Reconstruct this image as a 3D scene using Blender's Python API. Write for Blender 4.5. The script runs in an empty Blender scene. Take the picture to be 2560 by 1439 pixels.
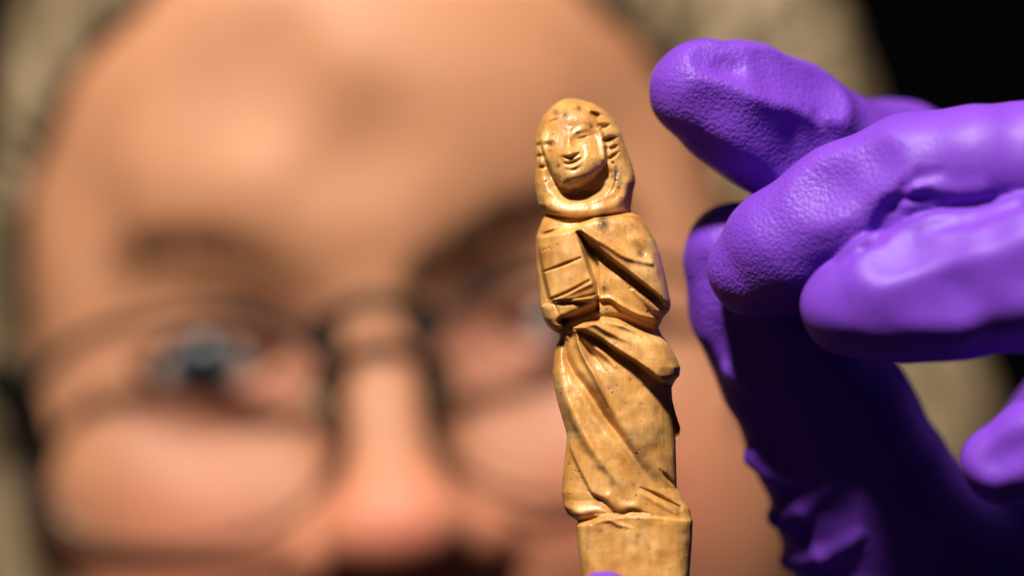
import bpy, math
import numpy as np
from mathutils import Matrix, Vector

rng = np.random.default_rng(7)
scene = bpy.context.scene
COL = scene.collection

# ------------------------------------------------------------------ camera, light, exposure
# units: metres in Blender; the shape code works in millimetres (x right, y away from the camera, z up)
S = 19.4            # photograph pixels per millimetre at the figurine
CAMD = 350.0        # camera to figurine, mm
cam = bpy.data.cameras.new('camera')
camo = bpy.data.objects.new('camera', cam)
COL.objects.link(camo)
camo.location = (0, -CAMD / 1000, 0)
camo.rotation_euler = (math.radians(90), 0, 0)
cam.sensor_width = 36.0
cam.lens = 36.0 * CAMD / (2560 / S)
cam.clip_start = 0.02
cam.clip_end = 20.0
cam.dof.use_dof = True
cam.dof.focus_distance = (CAMD - 3.0) / 1000
cam.dof.aperture_fstop = 5.4
cam.dof.aperture_blades = 0
scene.camera = camo

world = bpy.data.worlds.new('World')
scene.world = world
world.use_nodes = True
bg = world.node_tree.nodes['Background']
bg.inputs[0].default_value = (0.9, 0.8, 0.9, 1)
bg.inputs[1].default_value = 0.026


def area_light(name, loc, target, size, power, color):
    l = bpy.data.lights.new(name, 'AREA')
    l.shape = 'DISK'
    l.size = size
    l.energy = power
    l.color = color
    o = bpy.data.objects.new(name, l)
    COL.objects.link(o)
    o.location = loc
    d = Vector(target) - Vector(loc)
    o.rotation_euler = d.to_track_quat('-Z', 'Y').to_euler()
    return o


area_light('key_light', (-0.245, -0.57, 1.0), (0.0, 0.06, 0.0), 0.13, 40.0, (1.0, 0.93, 0.83))

scene.view_settings.view_transform = 'Standard'
scene.view_settings.look = 'None'
scene.view_settings.exposure = 0.0
scene.view_settings.gamma = 1.0
scene.view_settings.use_curve_mapping = False
scene.cycles.use_denoising = True
scene.cycles.max_bounces = 8
scene.cycles.transparent_max_bounces = 16


def P(px, py, y=0.0):
    """photograph pixel at depth y (mm behind the focal plane) -> place in mm"""
    k = (CAMD + y) / CAMD / S
    return np.array([(px - 1280.0) * k, y, (719.5 - py) * k])


# ------------------------------------------------------------------ materials
def mat(name):
    m = bpy.data.materials.new(name)
    m.use_nodes = True
    nt = m.node_tree
    return m, nt, nt.nodes['Principled BSDF']


def node(nt, kind, **kw):
    n = nt.nodes.new(kind)
    for k, v in kw.items():
        if k.startswith('i_'):
            key = k[2:]
            n.inputs[int(key) if key.isdigit() else key].default_value = v
        else:
            setattr(n, k, v)
    return n


def mixc(nt, a, b, fac, blend='MIX'):
    n = nt.nodes.new('ShaderNodeMix')
    n.data_type = 'RGBA'
    n.blend_type = blend
    for sock, v in ((n.inputs[0], fac), (n.inputs[6], a), (n.inputs[7], b)):
        if isinstance(v, bpy.types.NodeSocket):
            nt.links.new(v, sock)
        elif isinstance(v, (int, float)):
            sock.default_value = v
        else:
            sock.default_value = (*v, 1)
    return n.outputs[2]


def ramp(nt, fac, stops):
    n = nt.nodes.new('ShaderNodeValToRGB')
    el = n.color_ramp.elements
    while len(el) < len(stops):
        el.new(0.5)
    for e, (p, c) in zip(el, stops):
        e.position = p
        e.color = (c, c, c, 1) if isinstance(c, (int, float)) else (*c, 1)
    nt.links.new(fac, n.inputs[0])
    return n.outputs[0]


def coords(nt, scale=(1, 1, 1)):
    tc = node(nt, 'ShaderNodeTexCoord')
    mp = node(nt, 'ShaderNodeMapping')
    mp.inputs['Scale'].default_value = scale
    nt.links.new(tc.outputs['Object'], mp.inputs[0])
    return mp.outputs[0]


def noise(nt, vec, scale, detail=4, rough=0.55):
    n = node(nt, 'ShaderNodeTexNoise', i_Scale=scale, i_Detail=detail, i_Roughness=rough)
    nt.links.new(vec, n.inputs['Vector'])
    return n.outputs[0]


def bone_material():
    m, nt, b = mat('old_bone')
    L = nt.links.new
    v = coords(nt)
    vs = coords(nt, (1, 1, 0.12))
    base = ramp(nt, noise(nt, v, 170, 5, 0.6), [(0.30, (0.385, 0.168, 0.038)), (0.48, (0.525, 0.262, 0.072)), (0.68, (0.64, 0.375, 0.135))])
    grain = ramp(nt, noise(nt, vs, 900, 4, 0.6), [(0.35, (0.66, 0.56, 0.42)), (0.62, (1.08, 1.08, 1.10))])
    c = mixc(nt, base, grain, 0.38, 'MULTIPLY')
    # pores: small dark dots in loose clusters
    vo = node(nt, 'ShaderNodeTexVoronoi', i_Scale=900.0)
    wv = node(nt, 'ShaderNodeVectorMath', operation='ADD')
    ns = node(nt, 'ShaderNodeTexNoise', i_Scale=800.0)
    L(v, ns.inputs['Vector'])
    sc = node(nt, 'ShaderNodeVectorMath', operation='SCALE')
    L(ns.outputs[1], sc.inputs[0]); sc.inputs['Scale'].default_value = 0.0011
    L(v, wv.inputs[0]); L(sc.outputs[0], wv.inputs[1]); L(wv.outputs[0], vo.inputs['Vector'])
    dots = ramp(nt, vo.outputs['Distance'], [(0.06, 1.0), (0.22, 0.0)])
    sel = ramp(nt, noise(nt, v, 300, 3, 0.6), [(0.50, 0.0), (0.66, 1.0)])
    d2 = node(nt, 'ShaderNodeMath', operation='MULTIPLY')
    L(dots, d2.inputs[0]); L(sel, d2.inputs[1])
    c = mixc(nt, c, (0.085, 0.040, 0.016), d2.outputs[0])
    # soft grey-brown blotches
    bl = ramp(nt, noise(nt, v, 420, 4, 0.7), [(0.54, 0.0), (0.74, 0.6)])
    c = mixc(nt, c, (0.27, 0.16, 0.075), bl)
    # fine specks all over
    v2 = node(nt, 'ShaderNodeTexVoronoi', i_Scale=2600.0)
    L(wv.outputs[0], v2.inputs['Vector'])
    sp1 = ramp(nt, v2.outputs['Distance'], [(0.10, 1.0), (0.30, 0.0)])
    sp2 = ramp(nt, noise(nt, v, 700, 3, 0.6), [(0.50, 0.0), (0.62, 0.8)])
    sp = node(nt, 'ShaderNodeMath', operation='MULTIPLY')
    L(sp1, sp.inputs[0]); L(sp2, sp.inputs[1])
    c = mixc(nt, c, (0.11, 0.055, 0.022), sp.outputs[0])
    # burial stains with a shape of their own
    at = node(nt, 'ShaderNodeAttribute', attribute_name='stain')
    st = node(nt, 'ShaderNodeMath', operation='MULTIPLY')
    sn = ramp(nt, noise(nt, v, 1300, 5, 0.75), [(0.34, 0.0), (0.47, 1.0)])
    L(at.outputs['Fac'], st.inputs[0]); L(sn, st.inputs[1])
    c = mixc(nt, c, (0.045, 0.028, 0.018), st.outputs[0])
    L(c, b.inputs['Base Color'])
    rr = ramp(nt, noise(nt, v, 260, 4), [(0.3, 0.27), (0.7, 0.46)])
    L(rr, b.inputs['Roughness'])
    b.inputs['Subsurface Weight'].default_value = 0.25
    b.inputs['Subsurface Radius'].default_value = (1.0, 0.5, 0.2)
    b.inputs['Subsurface Scale'].default_value = 0.0007
    b.inputs['Specular IOR Level'].default_value = 0.5
    bp = node(nt, 'ShaderNodeBump', i_Strength=0.8, i_Distance=0.00016)
    hh = node(nt, 'ShaderNodeMath', operation='SUBTRACT')
    L(noise(nt, vs, 1300, 5, 0.65), hh.inputs[0]); L(d2.outputs[0], hh.inputs[1])
    L(hh.outputs[0], bp.inputs['Height'])
    bp2 = node(nt, 'ShaderNodeBump', i_Strength=0.5, i_Distance=0.00035)
    L(noise(nt, v, 330, 3, 0.5), bp2.inputs['Height'])
    L(bp.outputs[0], bp2.inputs['Normal'])
    L(bp2.outputs[0], b.inputs['Normal'])
    return m


def glove_material():
    m, nt, b = mat('purple_nitrile')
    L = nt.links.new
    v = coords(nt)
    c = ramp(nt, noise(nt, v, 60, 3), [(0.3, (0.124, 0.031, 0.38)), (0.7, (0.148, 0.040, 0.42))])
    L(c, b.inputs['Base Color'])
    b.inputs['Roughness'].default_value = 0.5
    b.inputs['Specular IOR Level'].default_value = 0.24
    b.inputs['Subsurface Weight'].default_value = 0.08
    b.inputs['Subsurface Radius'].default_value = (0.5, 0.2, 1.0)
    b.inputs['Subsurface Scale'].default_value = 0.0006
    # pebbled grip on the fingertips
    wv = node(nt, 'ShaderNodeVectorMath', operation='ADD')
    ns = node(nt, 'ShaderNodeTexNoise', i_Scale=1500.0)
    L(v, ns.inputs['Vector'])
    sc = node(nt, 'ShaderNodeVectorMath', operation='SCALE')
    sc.inputs['Scale'].default_value = 0.0004
    L(ns.outputs[1], sc.inputs[0]); L(v, wv.inputs[0]); L(sc.outputs[0], wv.inputs[1])
    vo = node(nt, 'ShaderNodeTexVoronoi', i_Scale=2000.0)
    vo.feature = 'SMOOTH_F1'
    vo.inputs['Smoothness'].default_value = 0.25
    L(wv.outputs[0], vo.inputs['Vector'])
    inv = node(nt, 'ShaderNodeMath', operation='SUBTRACT')
    inv.inputs[0].default_value = 1.0
    L(vo.outputs['Distance'], inv.inputs[1])
    ad = node(nt, 'ShaderNodeMath', operation='MULTIPLY_ADD')
    L(noise(nt, v, 900, 3), ad.inputs[0]); ad.inputs[1].default_value = 0.3
    L(inv.outputs[0], ad.inputs[2])
    at = node(nt, 'ShaderNodeAttribute', attribute_name='grip')
    bp = node(nt, 'ShaderNodeBump', i_Distance=0.00022)
    L(at.outputs['Fac'], bp.inputs['Strength'])
    L(ad.outputs[0], bp.inputs['Height'])
    bq = node(nt, 'ShaderNodeBump', i_Strength=0.35, i_Distance=0.0006)
    L(noise(nt, coords(nt, (0.6, 1, 1)), 190, 4, 0.55), bq.inputs['Height'])
    L(bp.outputs[0], bq.inputs['Normal'])
    L(bq.outputs[0], b.inputs['Normal'])
    return m


def skin_material():
    m, nt, b = mat('skin')
    L = nt.links.new
    v = coords(nt)
    at = node(nt, 'ShaderNodeAttribute', attribute_name='tone')
    mot = ramp(nt, noise(nt, v, 45, 4, 0.6), [(0.3, (0.90, 0.86, 0.84)), (0.7, (1.05, 1.06, 1.06))])
    c = mixc(nt, at.outputs['Color'], mot, 1.0, 'MULTIPLY')
    fr = ramp(nt, noise(nt, v, 420, 2, 0.5), [(0.62, 0.0), (0.72, 0.25)])
    c = mixc(nt, c, (0.30, 0.12, 0.06), fr)
    L(c, b.inputs['Base Color'])
    b.inputs['Roughness'].default_value = 0.55
    b.inputs['Specular IOR Level'].default_value = 0.3
    b.inputs['Subsurface Weight'].default_value = 0.35
    b.inputs['Subsurface Radius'].default_value = (1.0, 0.36, 0.18)
    b.inputs['Subsurface Scale'].default_value = 0.005
    bp = node(nt, 'ShaderNodeBump', i_Strength=0.35, i_Distance=0.0003)
    L(noise(nt, v, 1400, 3), bp.inputs['Height'])
    L(bp.outputs[0], b.inputs['Normal'])
    return m


def hair_material():
    m, nt, b = mat('ash_blond_hair')
    L = nt.links.new
    v = coords(nt, (1, 1, 0.035))
    c = ramp(nt, noise(nt, v, 200, 6, 0.7), [(0.34, (0.060, 0.038, 0.018)), (0.5, (0.190, 0.132, 0.070)), (0.66, (0.38, 0.285, 0.175))])
    L(c, b.inputs['Base Color'])
    b.inputs['Roughness'].default_value = 0.5
    b.inputs['Specular IOR Level'].default_value = 0.4
    bp = node(nt, 'ShaderNodeBump', i_Strength=0.8, i_Distance=0.001)
    L(noise(nt, v, 900, 4, 0.6), bp.inputs['Height'])
    L(bp.outputs[0], b.inputs['Normal'])
    return m


def plain_material(name, color, rough=0.5, metal=0.0, var=0.15, scale=80, spec=0.5):
    m, nt, b = mat(name)
    lo = tuple(c * (1 - var) for c in color)
    hi = tuple(min(1, c * (1 + var)) for c in color)
    c = ramp(nt, noise(nt, coords(nt), scale, 3), [(0.3, lo), (0.7, hi)])
    nt.links.new(c, b.inputs['Base Color'])
    b.inputs['Roughness'].default_value = rough
    b.inputs['Metallic'].default_value = metal
    b.inputs['Specular IOR Level'].default_value = spec
    return m


def lens_material():
    m = bpy.data.materials.new('spectacle_glass')
    m.use_nodes = True
    nt = m.node_tree
    nt.nodes.clear()
    out = node(nt, 'ShaderNodeOutputMaterial')
    tr = node(nt, 'ShaderNodeBsdfTransparent')
    tr.inputs[0].default_value = (0.97, 0.97, 0.965, 1)
    gl = node(nt, 'ShaderNodeBsdfGlossy')
    gl.inputs['Roughness'].default_value = 0.02
    fr = node(nt, 'ShaderNodeFresnel', i_IOR=1.3)
    mx = node(nt, 'ShaderNodeMixShader')
    ge = node(nt, 'ShaderNodeNewGeometry')
    iv = node(nt, 'ShaderNodeMath', operation='SUBTRACT')
    iv.inputs[0].default_value = 1.0
    nt.links.new(ge.outputs['Backfacing'], iv.inputs[1])
    ml = node(nt, 'ShaderNodeMath', operation='MULTIPLY')
    nt.links.new(fr.outputs[0], ml.inputs[0]); nt.links.new(iv.outputs[0], ml.inputs[1])
    nt.links.new(ml.outputs[0], mx.inputs[0])
    nt.links.new(tr.outputs[0], mx.inputs[1])
    nt.links.new(gl.outputs[0], mx.inputs[2])
    nt.links.new(mx.outputs[0], out.inputs[0])
    return m


def eye_material():
    m, nt, b = mat('eyeball')
    L = nt.links.new
    tc = node(nt, 'ShaderNodeTexCoord')
    sp = node(nt, 'ShaderNodeSeparateXYZ')
    L(tc.outputs['Object'], sp.inputs[0])
    cx = node(nt, 'ShaderNodeCombineXYZ')
    L(sp.outputs[0], cx.inputs[0]); L(sp.outputs[2], cx.inputs[2])
    ln = node(nt, 'ShaderNodeVectorMath', operation='LENGTH')
    L(cx.outputs[0], ln.inputs[0])
    mu = node(nt, 'ShaderNodeMath', operation='MULTIPLY')
    L(ln.outputs['Value'], mu.inputs[0]); mu.inputs[1].default_value = 88.0
    c = ramp(nt, mu.outputs[0], [(0.0, (0.004, 0.004, 0.005)), (0.19, (0.006, 0.006, 0.007)), (0.25, (0.06, 0.075, 0.085)),
                                 (0.52, (0.035, 0.045, 0.052)), (0.62, (0.42, 0.34, 0.31)), (1.0, (0.46, 0.28, 0.24))])
    iris = ramp(nt, noise(nt, coords(nt), 500, 4), [(0.3, (0.75, 0.75, 0.75)), (0.7, (1.1, 1.1, 1.1))])
    c = mixc(nt, c, iris, 1.0, 'MULTIPLY')
    L(c, b.inputs['Base Color'])
    b.inputs['Roughness'].default_value = 0.3
    b.inputs['Specular IOR Level'].default_value = 0.25
    return m


BONE = bone_material()
GLOVE = glove_material()
SKIN = skin_material()
HAIR = hair_material()
LENS = lens_material()
EYE = eye_material()
BROWHAIR = plain_material('brow_hair', (0.16, 0.078, 0.038), 0.55)
BLACK = plain_material('black_acetate', (0.010, 0.009, 0.008), 0.6, spec=0.2)
GOLD = plain_material('bronze_wire', (0.13, 0.085, 0.05), 0.45, 0.7)
SHINY = plain_material('polished_gold', (0.80, 0.60, 0.32), 0.12, 1.0)
PAD = plain_material('clear_silicone_pad', (0.50, 0.36, 0.24), 0.12)
CLOTH = plain_material('black_knit', (0.010, 0.010, 0.012), 0.9, 0, 0.4, 900, 0.1)
BACK = plain_material('black_backdrop_cloth', (0.0025, 0.0025, 0.003), 1.0, 0, 0.3, 40, 0.0)


# ------------------------------------------------------------------ mesh helpers
def link_mesh(name, verts_mm, faces, material, parent=None, attrs=None, colors=None, smooth=True, normals=None):
    me = bpy.data.meshes.new(name)
    v = np.asarray(verts_mm, dtype=np.float32) / 1000.0
    if not isinstance(faces, np.ndarray) and len({len(a) for a in faces}) > 1:
        f = None
    else:
        f = np.asarray(faces)
    if f is None or f.dtype == object or f.ndim != 2:
        me.from_pydata([tuple(map(float, a)) for a in v], [], [tuple(a) for a in faces])
    else:
        n, k = f.shape
        me.vertices.add(len(v))
        me.vertices.foreach_set('co', v.ravel())
        me.loops.add(n * k)
        me.loops.foreach_set('vertex_index', f.astype(np.int32).ravel())
        me.polygons.add(n)
        me.polygons.foreach_set('loop_start', np.arange(0, n * k, k, dtype=np.int32))
        me.update(calc_edges=True)
        me.validate()
    if smooth:
        me.polygons.foreach_set('use_smooth', np.ones(len(me.polygons), dtype=bool))
    for an, val in (attrs or {}).items():
        a = me.attributes.new(an, 'FLOAT', 'POINT')
        a.data.foreach_set('value', np.asarray(val, dtype=np.float32))
    for an, val in (colors or {}).items():
        a = me.color_attributes.new(an, 'FLOAT_COLOR', 'POINT')
        c = np.ones((len(v), 4), dtype=np.float32)
        c[:, :3] = val
        a.data.foreach_set('color', c.ravel())
    if normals is not None:
        me.normals_split_custom_set_from_vertices([tuple(map(float, a)) for a in normals])
    me.materials.append(material)
    o = bpy.data.objects.new(name, me)
    COL.objects.link(o)
    if parent is not None:
        o.parent = parent
    return o


def tag(o, label, cat=None, group=None, kind=None):
    if label:
        o['label'] = label
    if cat:
        o['category'] = cat
    if group:
        o['group'] = group
    if kind:
        o['kind'] = kind
    return o


def empty(name, loc_mm=(0, 0, 0)):
    o = bpy.data.objects.new(name, None)
    o.empty_display_size = 0.01
    COL.objects.link(o)
    o.location = tuple(c / 1000 for c in loc_mm)
    return o


def tube(path, radius, n=10, closed=False, flat=None):
    """swept tube; radius scalar or per point; returns verts, faces"""
    path = np.asarray(path, float)
    m = len(path)
    r = np.broadcast_to(np.asarray(radius, float), (m,))
    if closed:
        t = np.roll(path, -1, 0) - np.roll(path, 1, 0)
    else:
        t = np.gradient(path, axis=0)
    t /= np.linalg.norm(t, axis=1)[:, None] + 1e-9
    up = np.array([0, 1.0, 0.02])
    a = np.cross(t, up)
    a /= np.linalg.norm(a, axis=1)[:, None] + 1e-9
    b = np.cross(a, t)
    ang = np.linspace(0, 2 * np.pi, n, endpoint=False)
    fa, fb = flat or (1, 1)
    V = (path[:, None] + r[:, None, None] * (fa * np.cos(ang)[None, :, None] * a[:, None] + fb * np.sin(ang)[None, :, None] * b[:, None])).reshape(-1, 3)
    F = []
    rows = m if closed else m - 1
    for i in range(rows):
        for j in range(n):
            i2 = (i + 1) % m
            F.append((i * n + j, i * n + (j + 1) % n, i2 * n + (j + 1) % n, i2 * n + j))
    if not closed:
        F.append(tuple(range(n)))
        F.append(tuple((m - 1) * n + k for k in range(n - 1, -1, -1)))
    return V, F


# ------------------------------------------------------------------ signed distance modelling
def smin(a, b, k):
    h = np.clip(0.5 + 0.5 * (b - a) / k, 0, 1)
    return b + (a - b) * h - k * h * (1 - h)


def smax(a, b, k):
    return -smin(-a, -b, k)


def sph(p, c, r):
    return np.linalg.norm(p - np.asarray(c, np.float32), axis=1) - r


def ell(p, c, r):
    r = np.asarray(r, np.float32)
    q = (p - np.asarray(c, np.float32))
    k0 = np.linalg.norm(q / r, axis=1)
    k1 = np.linalg.norm(q / (r * r), axis=1) + 1e-6
    return k0 * (k0 - 1.0) / k1


def cone(p, a, b, ra, rb):
    """capsule whose radius runs from ra to rb"""
    a = np.asarray(a, np.float32); b = np.asarray(b, np.float32)
    ba = b - a
    h = np.clip((p - a) @ ba / max(float(ba @ ba), 1e-6), 0, 1)
    return np.linalg.norm(p - a - h[:, None] * ba, axis=1) - (ra + (rb - ra) * h)


def chain(p, pts, k=2.0):
    d = None
    for (a, ra), (b, rb) in zip(pts[:-1], pts[1:]):
        e = cone(p, a, b, ra, rb)
        d = e if d is None else smin(d, e, k)
    return d


def surface_nets(sdf, lo, hi, h, block=8, slack=1.15, batch=48):
    lo = np.asarray(lo, float); hi = np.asarray(hi, float)
    n = (np.ceil((hi - lo) / h).astype(int) // block + 1) * block + 1
    F = np.full(n, 1e3, dtype=np.float32)
    nb = (n - 1) // block
    bi = np.stack(np.meshgrid(*[np.arange(k) for k in nb], indexing='ij'), -1).reshape(-1, 3)
    fc = sdf((lo + (bi + 0.5) * block * h).astype(np.float32))
    rad = block * h * 0.5 * math.sqrt(3) * slack + 1.0
    g = np.arange(block + 1)
    off = np.stack(np.meshgrid(g, g, g, indexing='ij'), -1).reshape(-1, 3)
    for b in bi[fc < -rad] * block:
        F[b[0]:b[0] + block + 1, b[1]:b[1] + block + 1, b[2]:b[2] + block + 1] = -1e3
    act_b = bi[np.abs(fc) <= rad] * block
    for c0 in range(0, len(act_b), batch):
        bs = act_b[c0:c0 + batch]
        ii_ = (bs[:, None] + off[None]).reshape(-1, 3)
        F[ii_[:, 0], ii_[:, 1], ii_[:, 2]] = sdf((lo + ii_ * h).astype(np.float32))
    Sg = F < 0
    c = [Sg[i:n[0] - 1 + i, j:n[1] - 1 + j, k:n[2] - 1 + k] for i in (0, 1) for j in (0, 1) for k in (0, 1)]
    anyb = np.logical_or.reduce(c); allb = np.logical_and.reduce(c)
    act = anyb & ~allb
    ci = np.argwhere(act)
    idx = np.full(act.shape, -1, dtype=np.int32)
    idx[act] = np.arange(len(ci))
    acc = np.zeros((len(ci), 3)); cnt = np.zeros(len(ci))
    corners = np.array([(i, j, k) for i in (0, 1) for j in (0, 1) for k in (0, 1)])
    val = np.stack([F[ci[:, 0] + i, ci[:, 1] + j, ci[:, 2] + k] for i, j, k in corners], 1)
    for a in range(8):
        for b in range(a + 1, 8):
            if np.abs(corners[a] - corners[b]).sum() != 1:
                continue
            m = (val[:, a] < 0) != (val[:, b] < 0)
            t = val[m, a] / (val[m, a] - val[m, b])
            acc[m] += corners[a] + t[:, None] * (corners[b] - corners[a])
            cnt[m] += 1
    V = lo + (ci + acc / cnt[:, None]) * h
    faces = []
    for ax in range(3):
        sl0 = [slice(None)] * 3; sl1 = [slice(None)] * 3
        sl0[ax] = slice(0, -1); sl1[ax] = slice(1, None)
        A = Sg[tuple(sl0)]; B = Sg[tuple(sl1)]
        e = np.argwhere(A != B)
        u, w = [(1, 2), (2, 0), (0, 1)][ax]
        ok = (e[:, u] > 0) & (e[:, w] > 0) & (e[:, u] < n[u] - 1) & (e[:, w] < n[w] - 1)
        e = e[ok]
        inside = A[tuple(e.T)]
        quad = []
        for du, dw in ((-1, -1), (0, -1), (0, 0), (-1, 0)):
            q = e.copy()
            q[:, u] += du; q[:, w] += dw
            quad.append(idx[tuple(q.T)])
        q = np.stack(quad, 1)
        q[~inside] = q[~inside][:, ::-1]
        faces.append(q)
    Q = np.concatenate(faces)
    Q = Q[(Q >= 0).all(1)]
    V = project(sdf, V, 2, h * 0.25)
    return V, Q


def project(sdf, V, steps, e):
    e = max(e, 0.1)
    for _ in range(steps):
        W = V.astype(np.float32)
        f = sdf(W.copy())
        g = np.empty_like(W)
        for a in range(3):
            d = np.zeros(3, np.float32); d[a] = e
            g[:, a] = (sdf(W + d) - f) / e
        step = (f / np.maximum((g * g).sum(1), 0.2))[:, None] * g
        V = V - np.clip(step, -0.5, 0.5)
    return V


def ray_hit(sdf, o, d, t0, t1, step=1.0):
    """first crossing along many rays at once (o, d: n x 3); where a ray misses, its closest approach"""
    o = np.atleast_2d(o); d = np.atleast_2d(d)
    t = np.full(len(o), float(t0))
    best = np.full(len(o), 1e9); bt = t.copy()
    for _ in range(60):
        f = sdf((o + d * t[:, None]).astype(np.float32))
        m = (f < best) & (t <= t1)
        best[m] = f[m]; bt[m] = t[m]
        t = t + np.where(f > 0.03, np.maximum(f * 0.85, 0.03), 0)
    return o + d * bt[:, None]


def march(sdf, pts, y0=-60.0, y1=80.0):
    """where the camera rays through photograph pixels meet a surface"""
    o = np.tile(np.array([0, -CAMD, 0.0]), (len(pts), 1))
    d = np.array([P(a[0], a[1], 0) for a in pts]) - o
    L = np.linalg.norm(d, axis=1)[:, None]
    return ray_hit(sdf, o, d / L, CAMD + y0, CAMD + y1 + 30)


# ------------------------------------------------------------------ the setting
bv = np.array([(-2500, 1500, -1600), (2500, 1500, -1600), (2500, 1500, 1600), (-2500, 1500, 1600),
               (-2500, 1530, -1600), (2500, 1530, -1600), (2500, 1530, 1600), (-2500, 1530, 1600)])
bf = [(0, 1, 2, 3), (5, 4, 7, 6), (4, 0, 3, 7), (1, 5, 6, 2), (3, 2, 6, 7), (4, 5, 1, 0)]
tag(link_mesh('backdrop', bv, bf, BACK, smooth=False), 'plain black backdrop in the dark behind the person', None, kind='structure')

# ------------------------------------------------------------------ carved figurine
GX0, GX1, GY0, GY1 = 1300, 1760, 236, 1800
gx = np.arange(GX0, GX1 + 1, dtype=np.float64)
gy = np.arange(GY0, GY1 + 1, dtype=np.float64)
H = np.zeros((len(gy), len(gx)))
STAIN = np.zeros_like(H)


def z1(*pts): return [(1260 + x / 4.232, 220 + y / 4.232) for x, y in pts]
def z2(*pts): return [(1280 + x / 4.36, 520 + y / 4.36) for x, y in pts]
def z3(*pts): return [(1300 + x / 4.233, 780 + y / 4.233) for x, y in pts]
def z4(*pts): return [(1340 + x / 4.009, 1080 + y / 4.009) for x, y in pts]


def window(pts, m):
    p = np.asarray(pts)
    x0 = max(int(p[:, 0].min() - m) - GX0, 0); x1 = min(int(p[:, 0].max() + m) - GX0 + 2, len(gx))
    y0 = max(int(p[:, 1].min() - m) - GY0, 0); y1 = min(int(p[:, 1].max() + m) - GY0 + 2, len(gy))
    X, Y = np.meshgrid(gx[x0:x1], gy[y0:y1])
    return (slice(y0, y1), slice(x0, x1)), X, Y


def seg_dist(X, Y, a, b):
    ax, ay = a; bx, by = b
    dx, dy = bx - ax, by - ay
    t = np.clip(((X - ax) * dx + (Y - ay) * dy) / (dx * dx + dy * dy + 1e-9), 0, 1)
    return np.hypot(X - ax - t * dx, Y - ay - t * dy), t


def smooth_path(pts, n=8):
    p = np.asarray(pts, float)
    if len(p) < 3:
        return p
    q = np.vstack([2 * p[0] - p[1], p, 2 * p[-1] - p[-2]])
    out = []
    for i in range(1, len(q) - 2):
        for t in np.linspace(0, 1, n, endpoint=False):
            a, b, c, d = q[i - 1], q[i], q[i + 1], q[i + 2]
            out.append(0.5 * (2 * b + (c - a) * t + (2 * a - 5 * b + 4 * c - d) * t * t + (3 * b - a - 3 * c + d) * t ** 3))
    out.append(p[-1])
    return np.array(out)


def poly_in(X, Y, pts):
    """signed distance, positive inside"""
    d = np.full(X.shape, 1e9)
    ins = np.zeros(X.shape, bool)
    n = len(pts)
    for i in range(n):
        a, b = pts[i], pts[(i + 1) % n]
        d = np.minimum(d, seg_dist(X, Y, a, b)[0])
        c = (a[1] > Y) != (b[1] > Y)
        with np.errstate(divide='ignore', invalid='ignore'):
            xi = (b[0] - a[0]) * (Y - a[1]) / (b[1] - a[1] + 1e-12) + a[0]
        ins ^= c & (X < xi)
    return np.where(ins, d, -d)


def sstep(x):
    x = np.clip(x, 0, 1)
    return x * x * (3 - 2 * x)


def raise_poly(pts, h, e=4.0):
    """plateau of height h; the flank lies inside the outline and is e px wide"""
    w, X, Y = window(pts, 4)
    d = poly_in(X, Y, pts)
    H[w] += h * sstep((d + e * 0.25) / e)


def pillow(pts, h, wd, fy=None):
    w, X, Y = window(pts, 2)
    t = np.clip(poly_in(X, Y, pts) / wd, 0, 1)
    k = np.sqrt(1 - (1 - t) ** 2) * h
    if fy is not None:
        k = k * fy(X, Y)
    H[w] += k


def stroke(pts, h, wd, taper=(1, 1), power=2.0, curve=True):
    """ridge (h>0) or groove (h<0) along a path; taper scales both ends"""
    p = smooth_path(pts) if curve else np.asarray(pts, float)
    w, X, Y = window(p, wd * 3.2)
    L = np.hypot(*np.diff(p, axis=0).T)
    cum = np.concatenate([[0], np.cumsum(L)]) / max(L.sum(), 1e-6)
    best = np.full(X.shape, 1e9); par = np.zeros(X.shape)
    for i in range(len(p) - 1):
        d, t = seg_dist(X, Y, p[i], p[i + 1])
        m = d < best
        best[m] = d[m]
        par[m] = (cum[i] + t * (cum[i + 1] - cum[i]))[m]
    amp = np.where(par < 0.5, taper[0] + (1 - taper[0]) * sstep(par * 2), taper[1] + (1 - taper[1]) * sstep((1 - par) * 2))
    ww = wd * (0.45 + 0.55 * amp)
    H[w] += h * amp * np.exp(-np.abs(best / ww) ** power)


def blob(c, rx, ry, h, rot=0, field=None, power=2.0):
    f = H if field is None else field
    w, X, Y = window([c], max(rx, ry) * 3)
    a = math.radians(rot)
    u = (X - c[0]) * math.cos(a) + (Y - c[1]) * math.sin(a)
    v = -(X - c[0]) * math.sin(a) + (Y - c[1]) * math.cos(a)
    f[w] += h * np.exp(-((u / rx) ** 2 + (v / ry) ** 2) ** (power / 2))


def blur_rows(A, s):
    k = np.exp(-0.5 * (np.arange(-int(3 * s), int(3 * s) + 1) / s) ** 2); k /= k.sum()
    r = len(k) // 2
    A = np.pad(A, ((r, r), (r, r)), mode='edge')
    A = np.apply_along_axis(lambda v: np.convolve(v, k, 'valid'), 0, A)
    return np.apply_along_axis(lambda v: np.convolve(v, k, 'valid'), 1, A)


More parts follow.
